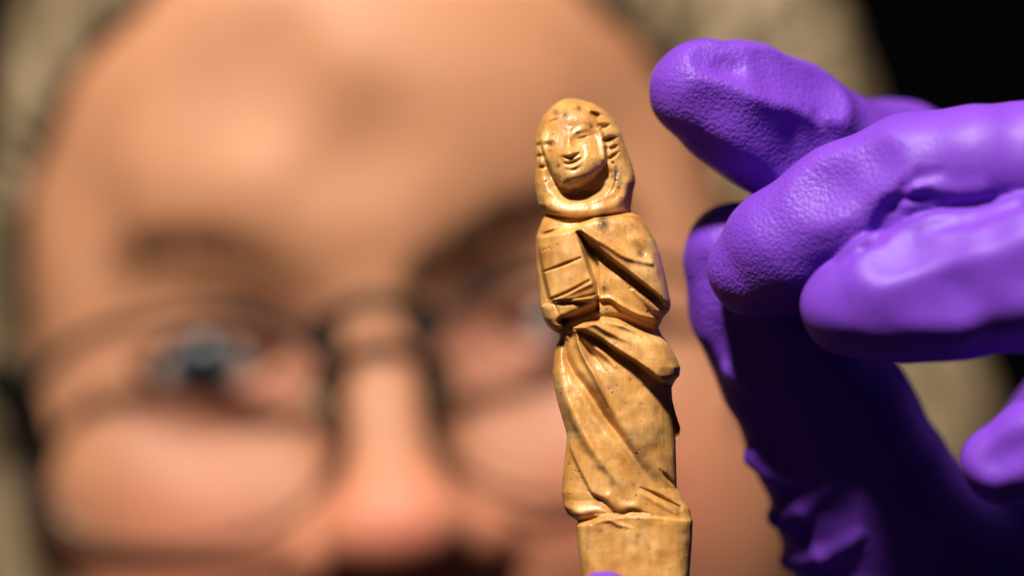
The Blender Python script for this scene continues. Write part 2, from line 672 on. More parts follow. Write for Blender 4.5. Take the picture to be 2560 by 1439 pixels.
# outline, photograph pixels
SIL_L = [(247, 1421), (248.5, 1412), (253, 1400), (262, 1386), (274, 1373), (296, 1354), (329, 1343), (352, 1337), (381, 1337), (421, 1339), (456, 1338),
         (487, 1341.5), (511, 1346), (527, 1354.5), (535, 1361), (541, 1360), (561, 1351), (589, 1341), (616, 1339), (669, 1342), (726, 1347.7),
         (765, 1350), (795, 1358), (815, 1369), (827, 1382), (833, 1395), (839, 1399), (848, 1396), (858, 1391), (893, 1385), (931, 1381.5), (969, 1386),
         (1007, 1394.5), (1040, 1404), (1080, 1416), (1095, 1417), (1142, 1412), (1190, 1406), (1230, 1404), (1267, 1410),
         (1287, 1422), (1299, 1443), (1305, 1444), (1314, 1440), (1367, 1445), (1439, 1455), (1600, 1475), (1800, 1500)]
SIL_R = [(247, 1429), (248.2, 1440), (250, 1452), (259, 1484.5), (279, 1515), (303, 1536), (331, 1553), (357, 1560), (383, 1569.5), (409, 1579), (437, 1587),
         (456, 1589), (475, 1584), (503, 1580), (522, 1577), (529, 1578), (541, 1599), (566, 1619), (600, 1638), (630, 1649), (667, 1658),
         (710, 1667.6), (750, 1676), (763, 1677), (775, 1674), (793, 1658), (809, 1651), (818, 1646), (839, 1655), (860, 1673), (891, 1690),
         (917, 1701), (938, 1699), (952, 1687), (969, 1679), (1000, 1681), (1035, 1690), (1068, 1701), (1085, 1700), (1097, 1693), (1108, 1689),
         (1155, 1690.5), (1220, 1692), (1242, 1707), (1270, 1724), (1289, 1728), (1299, 1732), (1354, 1730), (1439, 1724), (1600, 1708), (1800, 1690)]

# --- head: face, veil, collar
opening = z1((560, 215), (700, 180), (850, 205), (940, 280), (1000, 360), (1050, 450), (1080, 560), (1100, 680), (1125, 790), (1185, 880),
             (1180, 980), (1150, 1080), (1080, 1160), (900, 1225), (700, 1245), (560, 1190), (450, 1090), (395, 950), (385, 760), (372, 620), (372, 500), (400, 350))
w_, X_, Y_ = window(opening, 2)
d_ = poly_in(X_, Y_, opening)
H[w_] -= 22 * sstep(d_ / 26) * sstep((Y_ - 275) / 70)
face = z1((400, 360), (368, 500), (388, 620), (430, 760), (500, 920), (590, 1035), (700, 1085), (800, 1062), (930, 970), (1050, 850), (1092, 760),
          (1082, 600), (1040, 430), (960, 290), (850, 215), (700, 190), (560, 230), (450, 300))
pillow(face, 40, 62, lambda X, Y: 0.55 + 0.62 * sstep((Y - 270) / 165))
w_, X_, Y_ = window(face, 2)
H[w_] += 9 * sstep(poly_in(X_, Y_, face) / 7) * sstep((Y_ - 300) / 100)
# brow of the veil over the forehead
stroke(z1((420, 330), (520, 240), (680, 180), (840, 185), (950, 260)), 3.5, 7)
stroke(z1((450, 382), (520, 350), (600, 312)), -4.5, 3.2, (0.3, 0.3))
# eyes
blob(z1((470, 600))[0], 15, 11, -7, -15)
stroke(z1((430, 560), (480, 545), (540, 560)), 2.5, 6)
stroke(z1((425, 610), (470, 602), (520, 570)), -1.5, 3.2, (0.4, 0.4))
blob(z1((480, 640))[0], 9, 5, 4.5, -10)
blob(z1((825, 530))[0], 24, 11, -9, -14)
stroke(z1((690, 530), (760, 470), (860, 430), (940, 450)), 3.5, 7, (0.6, 0.2))
stroke(z1((765, 545), (830, 540), (905, 508)), -2.2, 3.4, (0.3, 0.3))
blob(z1((825, 505))[0], 13, 4.5, 4, -14)
blob(z1((845, 572))[0], 14, 4.5, 3, -14)
# nose
stroke(z1((690, 440), (685, 560), (690, 640), (700, 690)), 9, 11, (0.35, 1.0))
blob(z1((698, 690))[0], 15, 12, 10, -12)
blob(z1((640, 705))[0], 10, 8, 6, 0)
blob(z1((775, 672))[0], 10, 8, 7, 0)
stroke(z1((622, 728), (700, 745), (790, 695)), -5.5, 4.0, (0.5, 0.6))
stroke(z1((815, 620), (845, 690), (830, 770)), -1.2, 4.0, (0.4, 0.4))
stroke(z1((610, 660), (600, 740), (625, 800)), -1.5, 4.0, (0.4, 0.4))
# mouth and chin
stroke(z1((650, 770), (730, 760), (800, 728)), 4.0, 4.5)
stroke(z1((655, 803), (700, 795), (755, 776), (805, 752)), -12, 4.2, (0.4, 0.35))
stroke(z1((660, 835), (735, 832), (815, 785)), 5.5, 6.0, (0.4, 0.4))
stroke(z1((650, 868), (735, 872), (830, 830)), -2.0, 4.5, (0.4, 0.4))
blob(z1((745, 930))[0], 26, 15, 7, -10)
# curls and cuts on the right of the veil
for a, b, dp, wd in (((935, 270), (1035, 292), -13, 4.5), ((960, 290), (1010, 318), -9, 5.0), ((1005, 400), (1118, 388), -6, 3.5), ((1035, 428), (1122, 392), -10, 3.2),
                     ((1070, 552), (1215, 522), -11, 4.2), ((1080, 570), (1150, 550), -8, 5.0), ((1138, 640), (1215, 606), -9, 3.6), ((1120, 745), (1232, 668), -8, 3.4)):
    stroke(z1(a, b), dp * 1.5, wd * 1.1, (1.0, 0.2), curve=False)
for c in ((1075, 355), (1120, 470), (1150, 590), (1180, 690), (1010, 250)):
    blob(z1(c)[0], 13, 9, 5, 20)
stroke(z1((1085, 640), (1110, 760), (1150, 800)), -6, 4.0)
stroke(z1((1150, 790), (1195, 870), (1182, 985)), -9, 3.6, (0.4, 0.3))
stroke(z1((1182, 985), (1150, 1070), (1080, 1150)), -3.5, 4.0, (1, 0.2))
# beads of hair on the left of the veil
for c, h in (((350, 440), 4), ((352, 560), 5), ((362, 672), 8), ((384, 782), 8)):
    blob(z1(c)[0], 8, 10, h)
for c in ((350, 515), (352, 608), (365, 728), (395, 845)):
    blob(z1(c)[0], 9, 4, -9, -12)
stroke(z1((418, 1004), (466, 986)), -5, 2.4, (0.4, 0.4))
# under the chin the neck is hollow, then the collar rolls forward
blob(z1((760, 1120))[0], 50, 14, -9, -8)
stroke(z1((390, 1150), (470, 1240), (640, 1290), (800, 1300), (1000, 1285), (1160, 1240), (1270, 1140), (1330, 990)), 9, 15)
collar = z1((200, 0), (1500, 0), (1500, 1100), (1400, 1275), (1340, 1298), (1150, 1330), (980, 1360), (760, 1372), (600, 1357), (430, 1332), (300, 1310))
raise_poly(collar, 15, 6)
stroke(z1((400, 1325), (600, 1364), (760, 1380), (980, 1366)), -6, 3.0, (0.7, 0.3))
stroke(z1((980, 1366), (1160, 1338), (1350, 1296)), -3, 3.0, (0.8, 0.6))

# --- torso
for a, b, dp in (((350, 180), (800, 128), -2.5), ((360, 205), (640, 170), -2), ((340, 150), (560, 140), -1.5)):
    stroke(z2(a, b), dp, 2.4, (0.3, 0.3), curve=False)
mantle = z2((700, 235), (760, 160), (900, 95), (1300, 60), (1800, 60), (1900, 1000), (1760, 1090), (1700, 1085), (1590, 985), (1450, 868), (1250, 712), (1000, 520), (840, 388))
raise_poly(mantle, 36, 15)
stroke(z2((700, 215), (800, 262), (940, 345), (1080, 425), (1200, 505), (1340, 560), (1520, 600)), 11, 10, (0.8, 0.5))
blob(z2((1180, 260))[0], 60, 34, -7, 30)
blob(z2((1400, 470))[0], 26, 15, -8, 35)
stroke(z2((1400, 320), (1470, 470), (1540, 590), (1600, 760)), 5, 8, (0.4, 0.4))
stroke(z2((1360, 640), (1530, 800), (1680, 960)), 4, 16)
# deep cut between tablet and sleeve
stroke(z2((700, 262), (790, 365), (880, 470), (1000, 545)), -14, 5.5, (0.3, 0.4))
# belly folds
belly = z2((930, 540), (1160, 715), (1400, 900), (1660, 1130), (1640, 1230), (1560, 1262), (1360, 1185), (1180, 1080), (1060, 1000), (940, 1010))
raise_poly(belly, 9, 8)
stroke(z2((960, 985), (1070, 985), (1190, 1060), (1330, 1135), (1480, 1185), (1620, 1215)), 8, 6.5, (0.4, 0.8))
stroke(z2((1330, 900), (1480, 1030), (1640, 1175)), 9, 8, (0.3, 1))
stroke(z2((1440, 1000), (1540, 1090), (1640, 1200)), -3, 4, (0.2, 0.8))
stroke(z2((960, 1180), (1150, 1190), (1300, 1260), (1440, 1320), (1600, 1350)), -15, 9, (0.3, 1))
stroke(z2((935, 620), (945, 850), (930, 1100)), -9, 4.0, (0.5, 1))
# the tablet
tablet = z2((282, 338), (480, 290), (690, 250), (730, 380), (790, 560), (860, 780), (905, 950), (880, 975), (430, 995), (345, 660))
w_, X_, Y_ = window(tablet, 30)
d_ = poly_in(X_, Y_, tablet)
H[w_] += 36 * sstep((d_ + 12) / 13) * (0.78 + 0.22 * sstep((X_ - 1345) / 60))
stroke(z2((352, 692), (540, 622), (742, 544)), -10, 3.0, (0.6, 0.5))
stroke(z2((415, 995), (620, 908), (842, 790)), -14, 3.4, (0.7, 0.6))
stroke(z2((312, 472), (405, 432)), -3.0, 2.2, (0.8, 0.2))
stroke(z2((296, 302), (380, 272), (490, 236)), -12, 3.2, (0.6, 0.2))
stroke(z2((270, 350), (312, 620), (400, 990)), -9, 4.0)
# hand and forearm under it
stroke(z2((520, 965), (700, 888), (860, 820)), 6, 8, (0.3, 1))
stroke(z2((670, 990), (780, 966), (895, 938)), -10, 3.2, (0.2, 1))
arm = z2((318, 1065), (440, 1012), (600, 1005), (900, 955), (932, 1030), (890, 1075), (760, 1130), (560, 1210), (545, 1290), (490, 1360), (395, 1325), (325, 1210))
w_, X_, Y_ = window(arm, 2)
t_ = np.clip(poly_in(X_, Y_, arm) / 18, 0, 1)
H[w_] += 26 * np.sqrt(1 - (1 - t_) ** 2)
stroke(z2((450, 1020), (500, 1130), (520, 1220)), -5, 3.5, (0.6, 0.8))
stroke(z2((520, 1235), (700, 1190), (930, 1100)), -14, 6.0, (0.8, 0.6))
blob(z2((545, 1235))[0], 9, 8, -12)

# --- skirt
over = z3((560, 165), (700, 105), (900, 60), (1120, 110), (1350, 215), (1480, 260), (1720, 400), (1790, 640), (1690, 740), (1560, 775), (1480, 742), (1380, 655),
          (1200, 530), (1010, 415), (830, 290), (690, 215))
raise_poly(over, 35, 14)
stroke(z3((640, 130), (770, 118), (900, 185), (1060, 270), (1200, 330)), 8, 8, (0.5, 0.1))
stroke(z3((1250, 330), (1450, 470), (1620, 610)), 5, 20, (0.3, 1))
stroke(z3((1000, 150), (1200, 230), (1470, 270)), -7, 10, (0.2, 1))
stroke(z3((590, 195), (622, 340), (690, 500), (780, 655), (860, 820), (950, 990), (1040, 1130)), 21, 7, (0.7, 0.0), 1.6)
stroke(z3((640, 250), (760, 340), (890, 450), (1010, 570)), 13, 9, (0.4, 0.3))
stroke(z3((640, 300), (760, 440), (900, 620)), -7.0, 7, (0.3, 0.2))
stroke(z3((460, 330), (500, 500), (600, 680), (740, 870), (880, 1090), (1040, 1300), (1180, 1500), (1310, 1690), (1420, 1840)), -28, 14, (0.4, 0.0))
stroke(z3((480, 250), (430, 420), (420, 600), (470, 850), (560, 1070), (680, 1310), (850, 1560), (1000, 1760), (1150, 1930)), 20, 17, (0.4, 0.0))
stroke(z3((1010, 640), (1150, 850), (1320, 1150), (1450, 1450), (1550, 1700)), 13, 32, (0.3, 0.0))
stroke(z3((480, 235), (520, 300)), 5, 4, (0.5, 0.5))
# side drapery set back on the right
back = z3((1560, 770), (1606, 900), (1622, 1040), (1646, 1160), (1656, 1280), (1640, 1440), (1800, 1440), (1800, 770))
w_, X_, Y_ = window(back, 20)
H[w_] -= 46 * sstep((poly_in(X_, Y_, back) + 9) / 18) * sstep((1114 - Y_) / 70)
# overskirt edge on the left, hem folds
under = z4((200, 0), (318, 60), (345, 150), (400, 285), (478, 440), (560, 600), (690, 685), (800, 795), (780, 835), (600, 840), (420, 905), (200, 905))
raise_poly(under, -9, 9)
blob(z4((340, 640))[0], 22, 50, 8, -8)
stroke(z4((300, 760), (420, 800), (600, 780), (720, 800)), 6, 10, (0.7, 0.2))
stroke(z4((520, 590), (600, 642), (690, 690), (790, 795)), -7, 4.5, (0.2, 0.9))
stroke(z4((790, 795), (870, 808), (965, 782), (1130, 812)), -10, 4.5, (0.6, 0.2))
stroke(z4((730, 650), (850, 740), (1000, 740)), 4, 12)
stroke(z4((1240, 375), (1320, 455), (1412, 565)), -10, 5.0, (0.2, 1))
stroke(z4((1050, 558), (1150, 600), (1260, 655), (1440, 752)), -12, 5.0, (0.2, 0.9))
stroke(z4((1050, 610), (1200, 690), (1400, 800)), 5, 8, (0.2, 0.7))
stroke(z4((900, 130), (1100, 400), (1300, 620)), -4, 16, (0.3, 0.5))
stroke(z4((405, 900), (540, 868), (690, 825)), -15, 5.0, (1, 0.15))
# shaft: its top edge stands forward under the hem
shaft = z4((200, 960), (410, 925), (560, 890), (720, 855), (900, 835), (1200, 842), (1560, 880), (1800, 900), (1800, 3000), (200, 3000))
raise_poly(shaft, 5, 5)
stroke(z4((600, 905), (740, 880), (820, 920), (960, 955)), 5, 6, (0.3, 0.2))
# stains
for c, rx, ry, a in ((z2((990, 150))[0], 10, 18, 1.0), (z2((890, 490))[0], 16, 11, 1.0), (z2((560, 1225))[0], 9, 8, 1.0), (z2((1010, 880))[0], 6, 5, 0.8),
                     (z2((1000, 1140))[0], 14, 8, 0.6), (z2((1400, 490))[0], 10, 10, 0.8), (z1((650, 290))[0], 7, 8, 0.8), (z1((780, 465))[0], 5, 5, 0.9),
                     (z1((490, 590))[0], 6, 6, 0.9), (z1((550, 260))[0], 7, 7, 0.7), (z1((920, 405))[0], 4, 4, 1.0), (z1((1190, 900))[0], 8, 16, 0.9), (z1((790, 215))[0], 5, 5, 0.9),
                     (z1((580, 820))[0], 4, 4, 0.9), (z1((480, 900))[0], 6, 20, 0.5), (z1((1130, 545))[0], 9, 6, 0.7), (z4((1040, 250))[0], 16, 30, 0.5),
                     (z4((930, 100))[0], 10, 16, 0.5), (z4((640, 975))[0], 5, 6, 0.7), (z4((1020, 1035))[0], 6, 5, 0.5), (z4((1490, 990))[0], 6, 8, 0.6),
                     (z4((1200, 440))[0], 12, 9, 0.5), (z4((760, 490))[0], 5, 12, 0.4), (z4((1430, 770))[0], 8, 6, 0.6), (z2((1440, 980))[0], 12, 5, 0.6)):
    blob(c, rx * 1.35, ry * 1.35, a, 0, STAIN)
# scattered pores: small pits filled with dirt, thickest on the head and the belly
for (cx_, cy_, sx_, sy_, n_) in ((1430, 310, 60, 40, 34), (1400, 470, 45, 40, 22), (1520, 440, 40, 60, 26), (1560, 620, 50, 50, 26), (1520, 720, 40, 60, 24), (1400, 680, 40, 60, 12),
                                 (1580, 1080, 60, 120, 34), (1600, 1350, 80, 60, 18), (1360, 720, 14, 70, 12), (1480, 1180, 60, 70, 14)):
    for _ in range(n_ // 2):
        q_ = (cx_ + rng.normal() * sx_, cy_ + rng.normal() * sy_)
        if 1325 < q_[0] < 1735 and 255 < q_[1] < 1436:
            r_ = rng.uniform(0.8, 1.7)
            el_ = rng.uniform(0.7, 1.8)
            blob(q_, r_ * el_, r_, -1.3, rng.uniform(-40, 40))
            blob(q_, r_ * el_ * 1.2, r_ * 1.2, rng.uniform(0.5, 1.1), 0, STAIN)

H = blur_rows(H, 0.9)
H *= (1 + 0.2 * sstep((gy - 540) / 20))[:, None]
# knife work: small uneven facets
yy, xx = np.meshgrid(gy, gx, indexing='ij')
fac = blur_rows(rng.normal(0, 1, (len(gy) // 6 + 2, len(gx) // 6 + 2)), 1.6)
fac = np.repeat(np.repeat(fac, 6, 0), 6, 1)[:len(gy), :len(gx)]
H += 5.0 * blur_rows(fac, 4.0)


def bil(A, x, y):
    fx = np.clip(x - GX0, 0, len(gx) - 1.001); fy = np.clip(y - GY0, 0, len(gy) - 1.001)
    i = fx.astype(int); j = fy.astype(int); u = fx - i; v = fy - j
    return (A[j, i] * (1 - u) + A[j, i + 1] * u) * (1 - v) + (A[j + 1, i] * (1 - u) + A[j + 1, i + 1] * u) * v


rows = np.concatenate([247 + 3.0 * np.linspace(0, 1, 6, endpoint=False) ** 2, np.arange(250, 1446, 1.5), np.arange(1446, 1760, 8.0), [1760]])
SL = np.array(SIL_L); SR = np.array(SIL_R)


def sm_interp(y, T):
    a = np.interp(y, T[:, 0], T[:, 1])
    f = np.interp(np.arange(240, 1810), T[:, 0], T[:, 1])
    k = np.hanning(9); k /= k.sum()
    g = np.convolve(np.pad(f, 4, mode='edge'), k, 'valid')
    s = np.interp(y, np.arange(240, 1810), g)
    wgt = sstep((y - 254) / 8)
    return a * (1 - wgt) + s * wgt


Lr = sm_interp(rows, SL); Rr = sm_interp(rows, SR)
hw = (Rr - Lr) / 2
# body thickness along the height (front half), fading to nothing at the crown
depth = np.interp(rows, [247, 249, 255, 270, 300, 360, 440, 520, 560, 640, 760, 840, 940, 1100, 1250, 1320, 1500, 1760],
                  [2, 14, 32, 52, 68, 80, 84, 78, 84, 92, 92, 84, 98, 96, 90, 84, 76, 66])
kk_ = np.hanning(61); kk_ /= kk_.sum()
dd_ = np.interp(np.arange(200, 1900), rows, depth)
wd_ = sstep((rows - 255) / 40)
depth = depth * (1 - wd_) + wd_ * np.interp(rows, np.arange(200, 1900), np.convolve(np.pad(dd_, 30, mode='edge'), kk_, 'valid'))
npow = np.interp(rows, [247, 500, 560, 800, 900, 1250, 1310, 1760], [2.0, 2.2, 2.5, 2.5, 2.1, 2.3, 3.6, 3.6])
NF, NBk = 231, 61
tf = -np.cos(np.linspace(0, np.pi, NF))
tf = 0.55 * tf + 0.45 * np.linspace(-1, 1, NF)
tb = np.cos(np.linspace(0, np.pi, NBk))[1:-1]
T = np.concatenate([tf, tb])
NR = len(T)
px = Lr[:, None] + hw[:, None] * (T[None] + 1)
py = np.repeat(rows[:, None], NR, 1)
RF = np.where((rows > 945) & (rows < 1150), np.minimum(Rr, np.interp(rows, [945, 968, 1040, 1150], [1694, 1677, 1683, 1691])), Rr)
TP = np.where(np.arange(NR)[None] < NF, np.clip((px - (Lr + RF)[:, None] / 2) / ((RF - Lr)[:, None] / 2), -1, 1), T[None])
prof = (1 - np.abs(TP) ** npow[:, None]).clip(0) ** (1 / npow[:, None])
front = np.arange(NR) < NF
fade = 1 - np.abs(T[None]) ** 14
crown = sstep((rows - 247) / 14)[:, None]
rel = np.where(front[None], depth[:, None] * prof + bil(H, px, py) * fade * crown, -0.8 * depth[:, None] * prof)
# back drapery: shallow vertical folds
rel = np.where(front[None], rel, rel + 4 * np.sin(px * 0.09 + py * 0.012) * fade * crown * sstep((py - 560) / 60))
ymm = -(py - 420) / 1000.0 * 8.0 + (70 - rel) / S
k = (CAMD + ymm) / CAMD / S
FV = np.stack([(px - 1280) * k, ymm, (719.5 - py) * k], -1).reshape(-1, 3)
nR = len(rows)
ii, jj = np.meshgrid(np.arange(nR - 1), np.arange(NR), indexing='ij')
j2 = (jj + 1) % NR
FQ = np.stack([ii * NR + jj, (ii + 1) * NR + jj, (ii + 1) * NR + j2, ii * NR + j2], -1).reshape(-1, 4)
# crown and foot caps
FV = np.vstack([FV, FV[:NR].mean(0), FV[-NR:].mean(0)])
ct, cb = len(FV) - 2, len(FV) - 1
FST = np.concatenate([np.where(front[None], bil(STAIN, px, py), 0).ravel(), [0, 0]]).clip(0, 1)


def face_normals(V, Q):
    n = np.cross(V[Q[:, 2]] - V[Q[:, 0]], V[Q[:, 3]] - V[Q[:, 1]])
    return n


VN = np.zeros_like(FV)
fn = face_normals(FV, FQ)
for c in range(4):
    np.add.at(VN, FQ[:, c], fn)
VN[ct] = (0, 0, 1); VN[cb] = (0, 0, -1)
VN /= np.linalg.norm(VN, axis=1)[:, None] + 1e-12

# split the carving along its own cut lines
fx = px[:-1].ravel() + 0.0
fyc = (py[:-1].ravel() + py[1:].ravel()) / 2
fj = jj.ravel()
isf = fj < NF - 1


def line_y(pts):
    p = np.array(sorted(pts))
    return np.interp(fx, p[:, 0], p[:, 1])


collar_y = line_y(z1((430, 1334), (600, 1362), (760, 1378), (980, 1364), (1150, 1335), (1340, 1300)))
waist_y = line_y([(1399, 838)] + z3((500, 210), (600, 150), (800, 40), (900, 60), (1120, 120), (1350, 225), (1480, 265)))
hem_y = line_y(z4((420, 905), (690, 840), (900, 825), (1130, 820), (1300, 830), (1560, 885)))
reg = np.where(fyc < collar_y, 0, np.where(fyc < waist_y, 1, np.where(fyc < hem_y, 2, 3)))


def in_poly_faces(pts):
    r = np.zeros(len(fx), bool)
    n = len(pts)
    for i in range(n):
        a, b = pts[i], pts[(i + 1) % n]
        c = (a[1] > fyc) != (b[1] > fyc)
        xi = (b[0] - a[0]) * (fyc - a[1]) / (b[1] - a[1] + 1e-12) + a[0]
        r ^= c & (fx < xi)
    return r & isf


reg[in_poly_faces(face)] = 4
reg[in_poly_faces(tablet)] = 5
reg[in_poly_faces(arm) & (reg == 1)] = 6
fig_base = FV[cb].copy()
fig = empty('bone_figurine', fig_base)
tag(fig, 'small carved yellow bone figurine of a veiled figure holding a tablet', 'figurine')


def sub_mesh(name, mask, parent, origin, extra=()):
    q = FQ[mask]
    used = np.unique(np.concatenate([q.ravel(), np.array([e for f in extra for e in f], dtype=np.int64)])) if len(extra) else np.unique(q)
    mp = np.full(len(FV), -1); mp[used] = np.arange(len(used))
    faces = mp[q]
    if len(extra):
        faces = [tuple(f) for f in faces] + [tuple(mp[list(f)]) for f in extra]
        arr = np.empty(len(faces), dtype=object)
        arr[:] = faces
        faces = arr
    return link_mesh(name, FV[used] - origin, faces, BONE, parent, {'stain': FST[used]}, normals=VN[used])


top_cap = [(ct, j, (j + 1) % NR) for j in range(NR)]
foot_cap = [(cb, (nR - 1) * NR + (j + 1) % NR, (nR - 1) * NR + j) for j in range(NR)]
veil = sub_mesh('veiled_head', reg == 0, fig, fig_base, top_cap)
sub_mesh('face', reg == 4, veil, fig_base)
torso = sub_mesh('torso', reg == 1, fig, fig_base)
sub_mesh('tablet', reg == 5, torso, fig_base)
sub_mesh('forearm', reg == 6, torso, fig_base)
sub_mesh('skirt', reg == 2, fig, fig_base)
sub_mesh('shaft', reg == 3, fig, fig_base, foot_cap)


# ------------------------------------------------------------------ gloved hand beside the figurine
def C(px_, py_, y, r):
    """finger joint seen at a pixel, y mm behind the focal plane, r photograph pixels thick at that depth"""
    return (P(px_, py_, y).astype(np.float32), r / S * (CAMD + y) / CAMD)


INDEX = [C(1752, 228, 6, 128), C(1850, 268, 8, 158), C(1960, 325, 11, 168), C(2080, 400, 17, 160), C(2235, 425, 30, 168), C(2420, 500, 40, 170), C(2850, 620, 46, 190)]
MIDDLE = [C(1886, 676, 2, 118), C(1965, 622, 0, 150), C(2120, 530, -3, 166), C(2280, 452, -6, 160), C(2450, 418, -9, 148), C(2620, 410, -10, 152), C(2950, 520, 8, 190)]
RING = [C(2122, 768, -12, 122), C(2230, 742, -13, 158), C(2380, 712, -15, 178), C(2600, 680, -17, 188), C(2800, 690, -14, 180), C(3020, 760, 4, 190)]
PINKY = [C(2502, 1160, -17, 100), C(2600, 1120, -18, 118), C(2760, 1050, -18, 135), C(2950, 960, -10, 145), C(3080, 980, 4, 170)]
THUMB = [C(1846, 640, 14, 138), C(1900, 760, 15, 168), C(1985, 900, 17, 188), C(2080, 1060, 20, 208), C(2170, 1250, 24, 228), C(2290, 1470, 30, 290), C(2600, 1600, 34, 330)]
PALM = [C(2560, 1500, 36, 280), C(2800, 1250, 40, 330), C(2950, 950, 40, 300), C(2900, 700, 38, 230)]
WRIST = [C(2820, 1480, 36, 380), C(3060, 1900, 34, 420), C(3200, 2300, 34, 480)]


FINGERS = {'middle': (MIDDLE, 2.5), 'ring': (RING, 2.5), 'index': (INDEX, 2.5), 'pinky': (PINKY, 2.5), 'thumb': (THUMB, 3.0)}
FACETS = {k_: [] for k_ in FINGERS}
HAND_MODS = []


def apply_mods(p, d, mods):
    for kind, ch, kk in mods:
        q = np.array([c[0] for c in ch]); r = max(c[1] for c in ch) + kk + 0.6
        m = ((p > q.min(0) - r) & (p < q.max(0) + r)).all(1)
        if not m.any():
            continue
        e = chain(p[m], ch, 1.0)
        d[m] = smin(d[m], e, kk) if kind == '+' else smax(d[m], -e, kk)
    return d


def finger(p, name):
    ch, k_ = FINGERS[name]
    return apply_mods(p, chain(p, ch, k_), FACETS[name])


def hand_base(p):
    d = finger(p, 'middle')
    for nm in ('ring', 'index', 'pinky', 'thumb'):
        d = smin(d, finger(p, nm), 0.6)
    pal = smin(chain(p, PALM, 6), chain(p, WRIST, 6), 8)
    return smin(d, pal, 4.0)


def hand_now(p):
    return apply_mods(p, hand_base(p), HAND_MODS)


def mod(kind, pts, r, kk, lift=0.0, base=hand_now):
    """dent ('-') or fold ('+') along photograph pixels on the front of the glove; lift mm towards the camera"""
    q = march(base, pts)
    q[:, 1] -= lift
    q = [a_.astype(np.float32) for a_ in q]
    rr = r if isinstance(r, (tuple, list)) else [r] * len(q)
    HAND_MODS.append((kind, list(zip(q, rr)), kk))


def facet(name, pts, r, bite, n, kk=0.6):
    """stretched flat plane of the glove: a wide shallow cut of depth bite, facing n"""
    n = np.array(n, float); n /= np.linalg.norm(n)
    q = [(a_ + n * (r - bite)).astype(np.float32) for a_ in march(lambda p: finger(p, name), pts)]
    FACETS[name].append(('-', [(a_, r) for a_ in q], kk))


# index: flat top plane meeting the front plane in one long crease, nail dent
facet('index', [(1800, 168), (1900, 195), (2000, 232), (2100, 275)], 12, 1.05, (0.15, -0.72, 0.70), 0.5)
facet('index', [(1790, 300), (1900, 345), (2020, 390), (2100, 420)], 18, 0.30, (0, -1, -0.1), 1.0)
mod('-', [(1812, 158), (1842, 164)], 1.5, 1.2, 1.05)
# middle: knuckle fold
facet('middle', [(2010, 540), (2110, 490)], 10, 0.25, (-0.2, -0.75, 0.6), 1.5)
mod('-', [(2262, 470), (2230, 520), (2198, 572)], [0.4, 1.0, 0.9], 1.1, 0.1)
mod('-', [(2285, 566), (2420, 538), (2540, 505)], 0.9, 1.5, 0.55)
mod('-', [(2075, 650), (2140, 612), (2190, 590)], 0.9, 1.4, 0.6)
mod('+', [(2290, 462), (2360, 480), (2450, 474)], [0.4, 0.6, 0.4], 2.0, -0.25)
# ring: creased tip
facet('ring', [(2190, 690), (2260, 665), (2380, 635)], 14, 0.3, (-0.1, -0.7, 0.7), 0.9)
facet('ring', [(2260, 775), (2380, 750), (2540, 720)], 18, 0.35, (0, -1, 0.1), 1.0)
# fine creases pulled out of the joints
for cr in ([(2192, 590), (2160, 622), (2118, 648)], [(2262, 466), (2300, 440), (2350, 428)], [(2250, 500), (2310, 492), (2372, 496)], 
           [(2010, 262), (2044, 286), (2056, 312)], [(1800, 860), (1850, 890), (1900, 890)]):
    mod('-', cr, [0.2, 0.45, 0.2], 0.9, 0.18)
# thumb: bunched glove at the base
mod('+', [(1890, 1140), (1930, 1180), (1975, 1205)], [1.7, 1.4, 0.6], 1.6, -0.5)
mod('+', [(1945, 1290), (2010, 1275), (2070, 1220)], [1.6, 1.2, 0.5], 1.4, -0.4)
mod('+', [(1975, 1400), (2060, 1390), (2150, 1335)], [1.6, 1.2, 0.5], 1.4, -0.4)
mod('+', [(1835, 930), (1890, 960), (1950, 950)], [0.8, 0.7, 0.4], 2.0, -0.5)
facet('thumb', [(1790, 720), (1830, 820), (1880, 930)], 14, 0.35, (-0.6, -0.8, 0), 1.0)
# pinky
mod('-', [(2470, 1150), (2550, 1110)], 2.0, 2.0, 1.6)


def wobble(p, a):
    w = np.sin(p[:, 0] * 0.23 + p[:, 2] * 0.17 + 0.4) * 1.7
    return a * (np.sin(p[:, 0] * 0.31 + p[:, 2] * 0.43 + w) * np.sin(p[:, 1] * 0.37 - p[:, 2] * 0.29 + w * 0.7) + 0.4 * np.sin(p[:, 0] * 0.7 - p[:, 2] * 0.61 + p[:, 1] * 0.5 + 2 * w))


def hand_sdf(p):
    return apply_mods(p, hand_base(p), HAND_MODS) + wobble(p, 0.12)


V, Q = surface_nets(hand_sdf, (15, -38, -105), (130, 76, 48), 0.5)
tips = [INDEX[0], INDEX[1], INDEX[2], MIDDLE[0], MIDDLE[1], MIDDLE[2], THUMB[0], THUMB[1], THUMB[2]]
tipd = np.min([np.linalg.norm(V - t[0], axis=1) for t in tips], 0)
grip = 0.05 + 0.42 * (1 - sstep((tipd - 6) / 16))
org = P(2820, 1480, 22)
glove = link_mesh('gloved_hand', V - org, Q, GLOVE, None, {'grip': grip})
glove.location = tuple(org / 1000)
tag(glove, 'purple nitrile gloved hand reaching in from the right with bent fingers beside the figurine', 'hand')

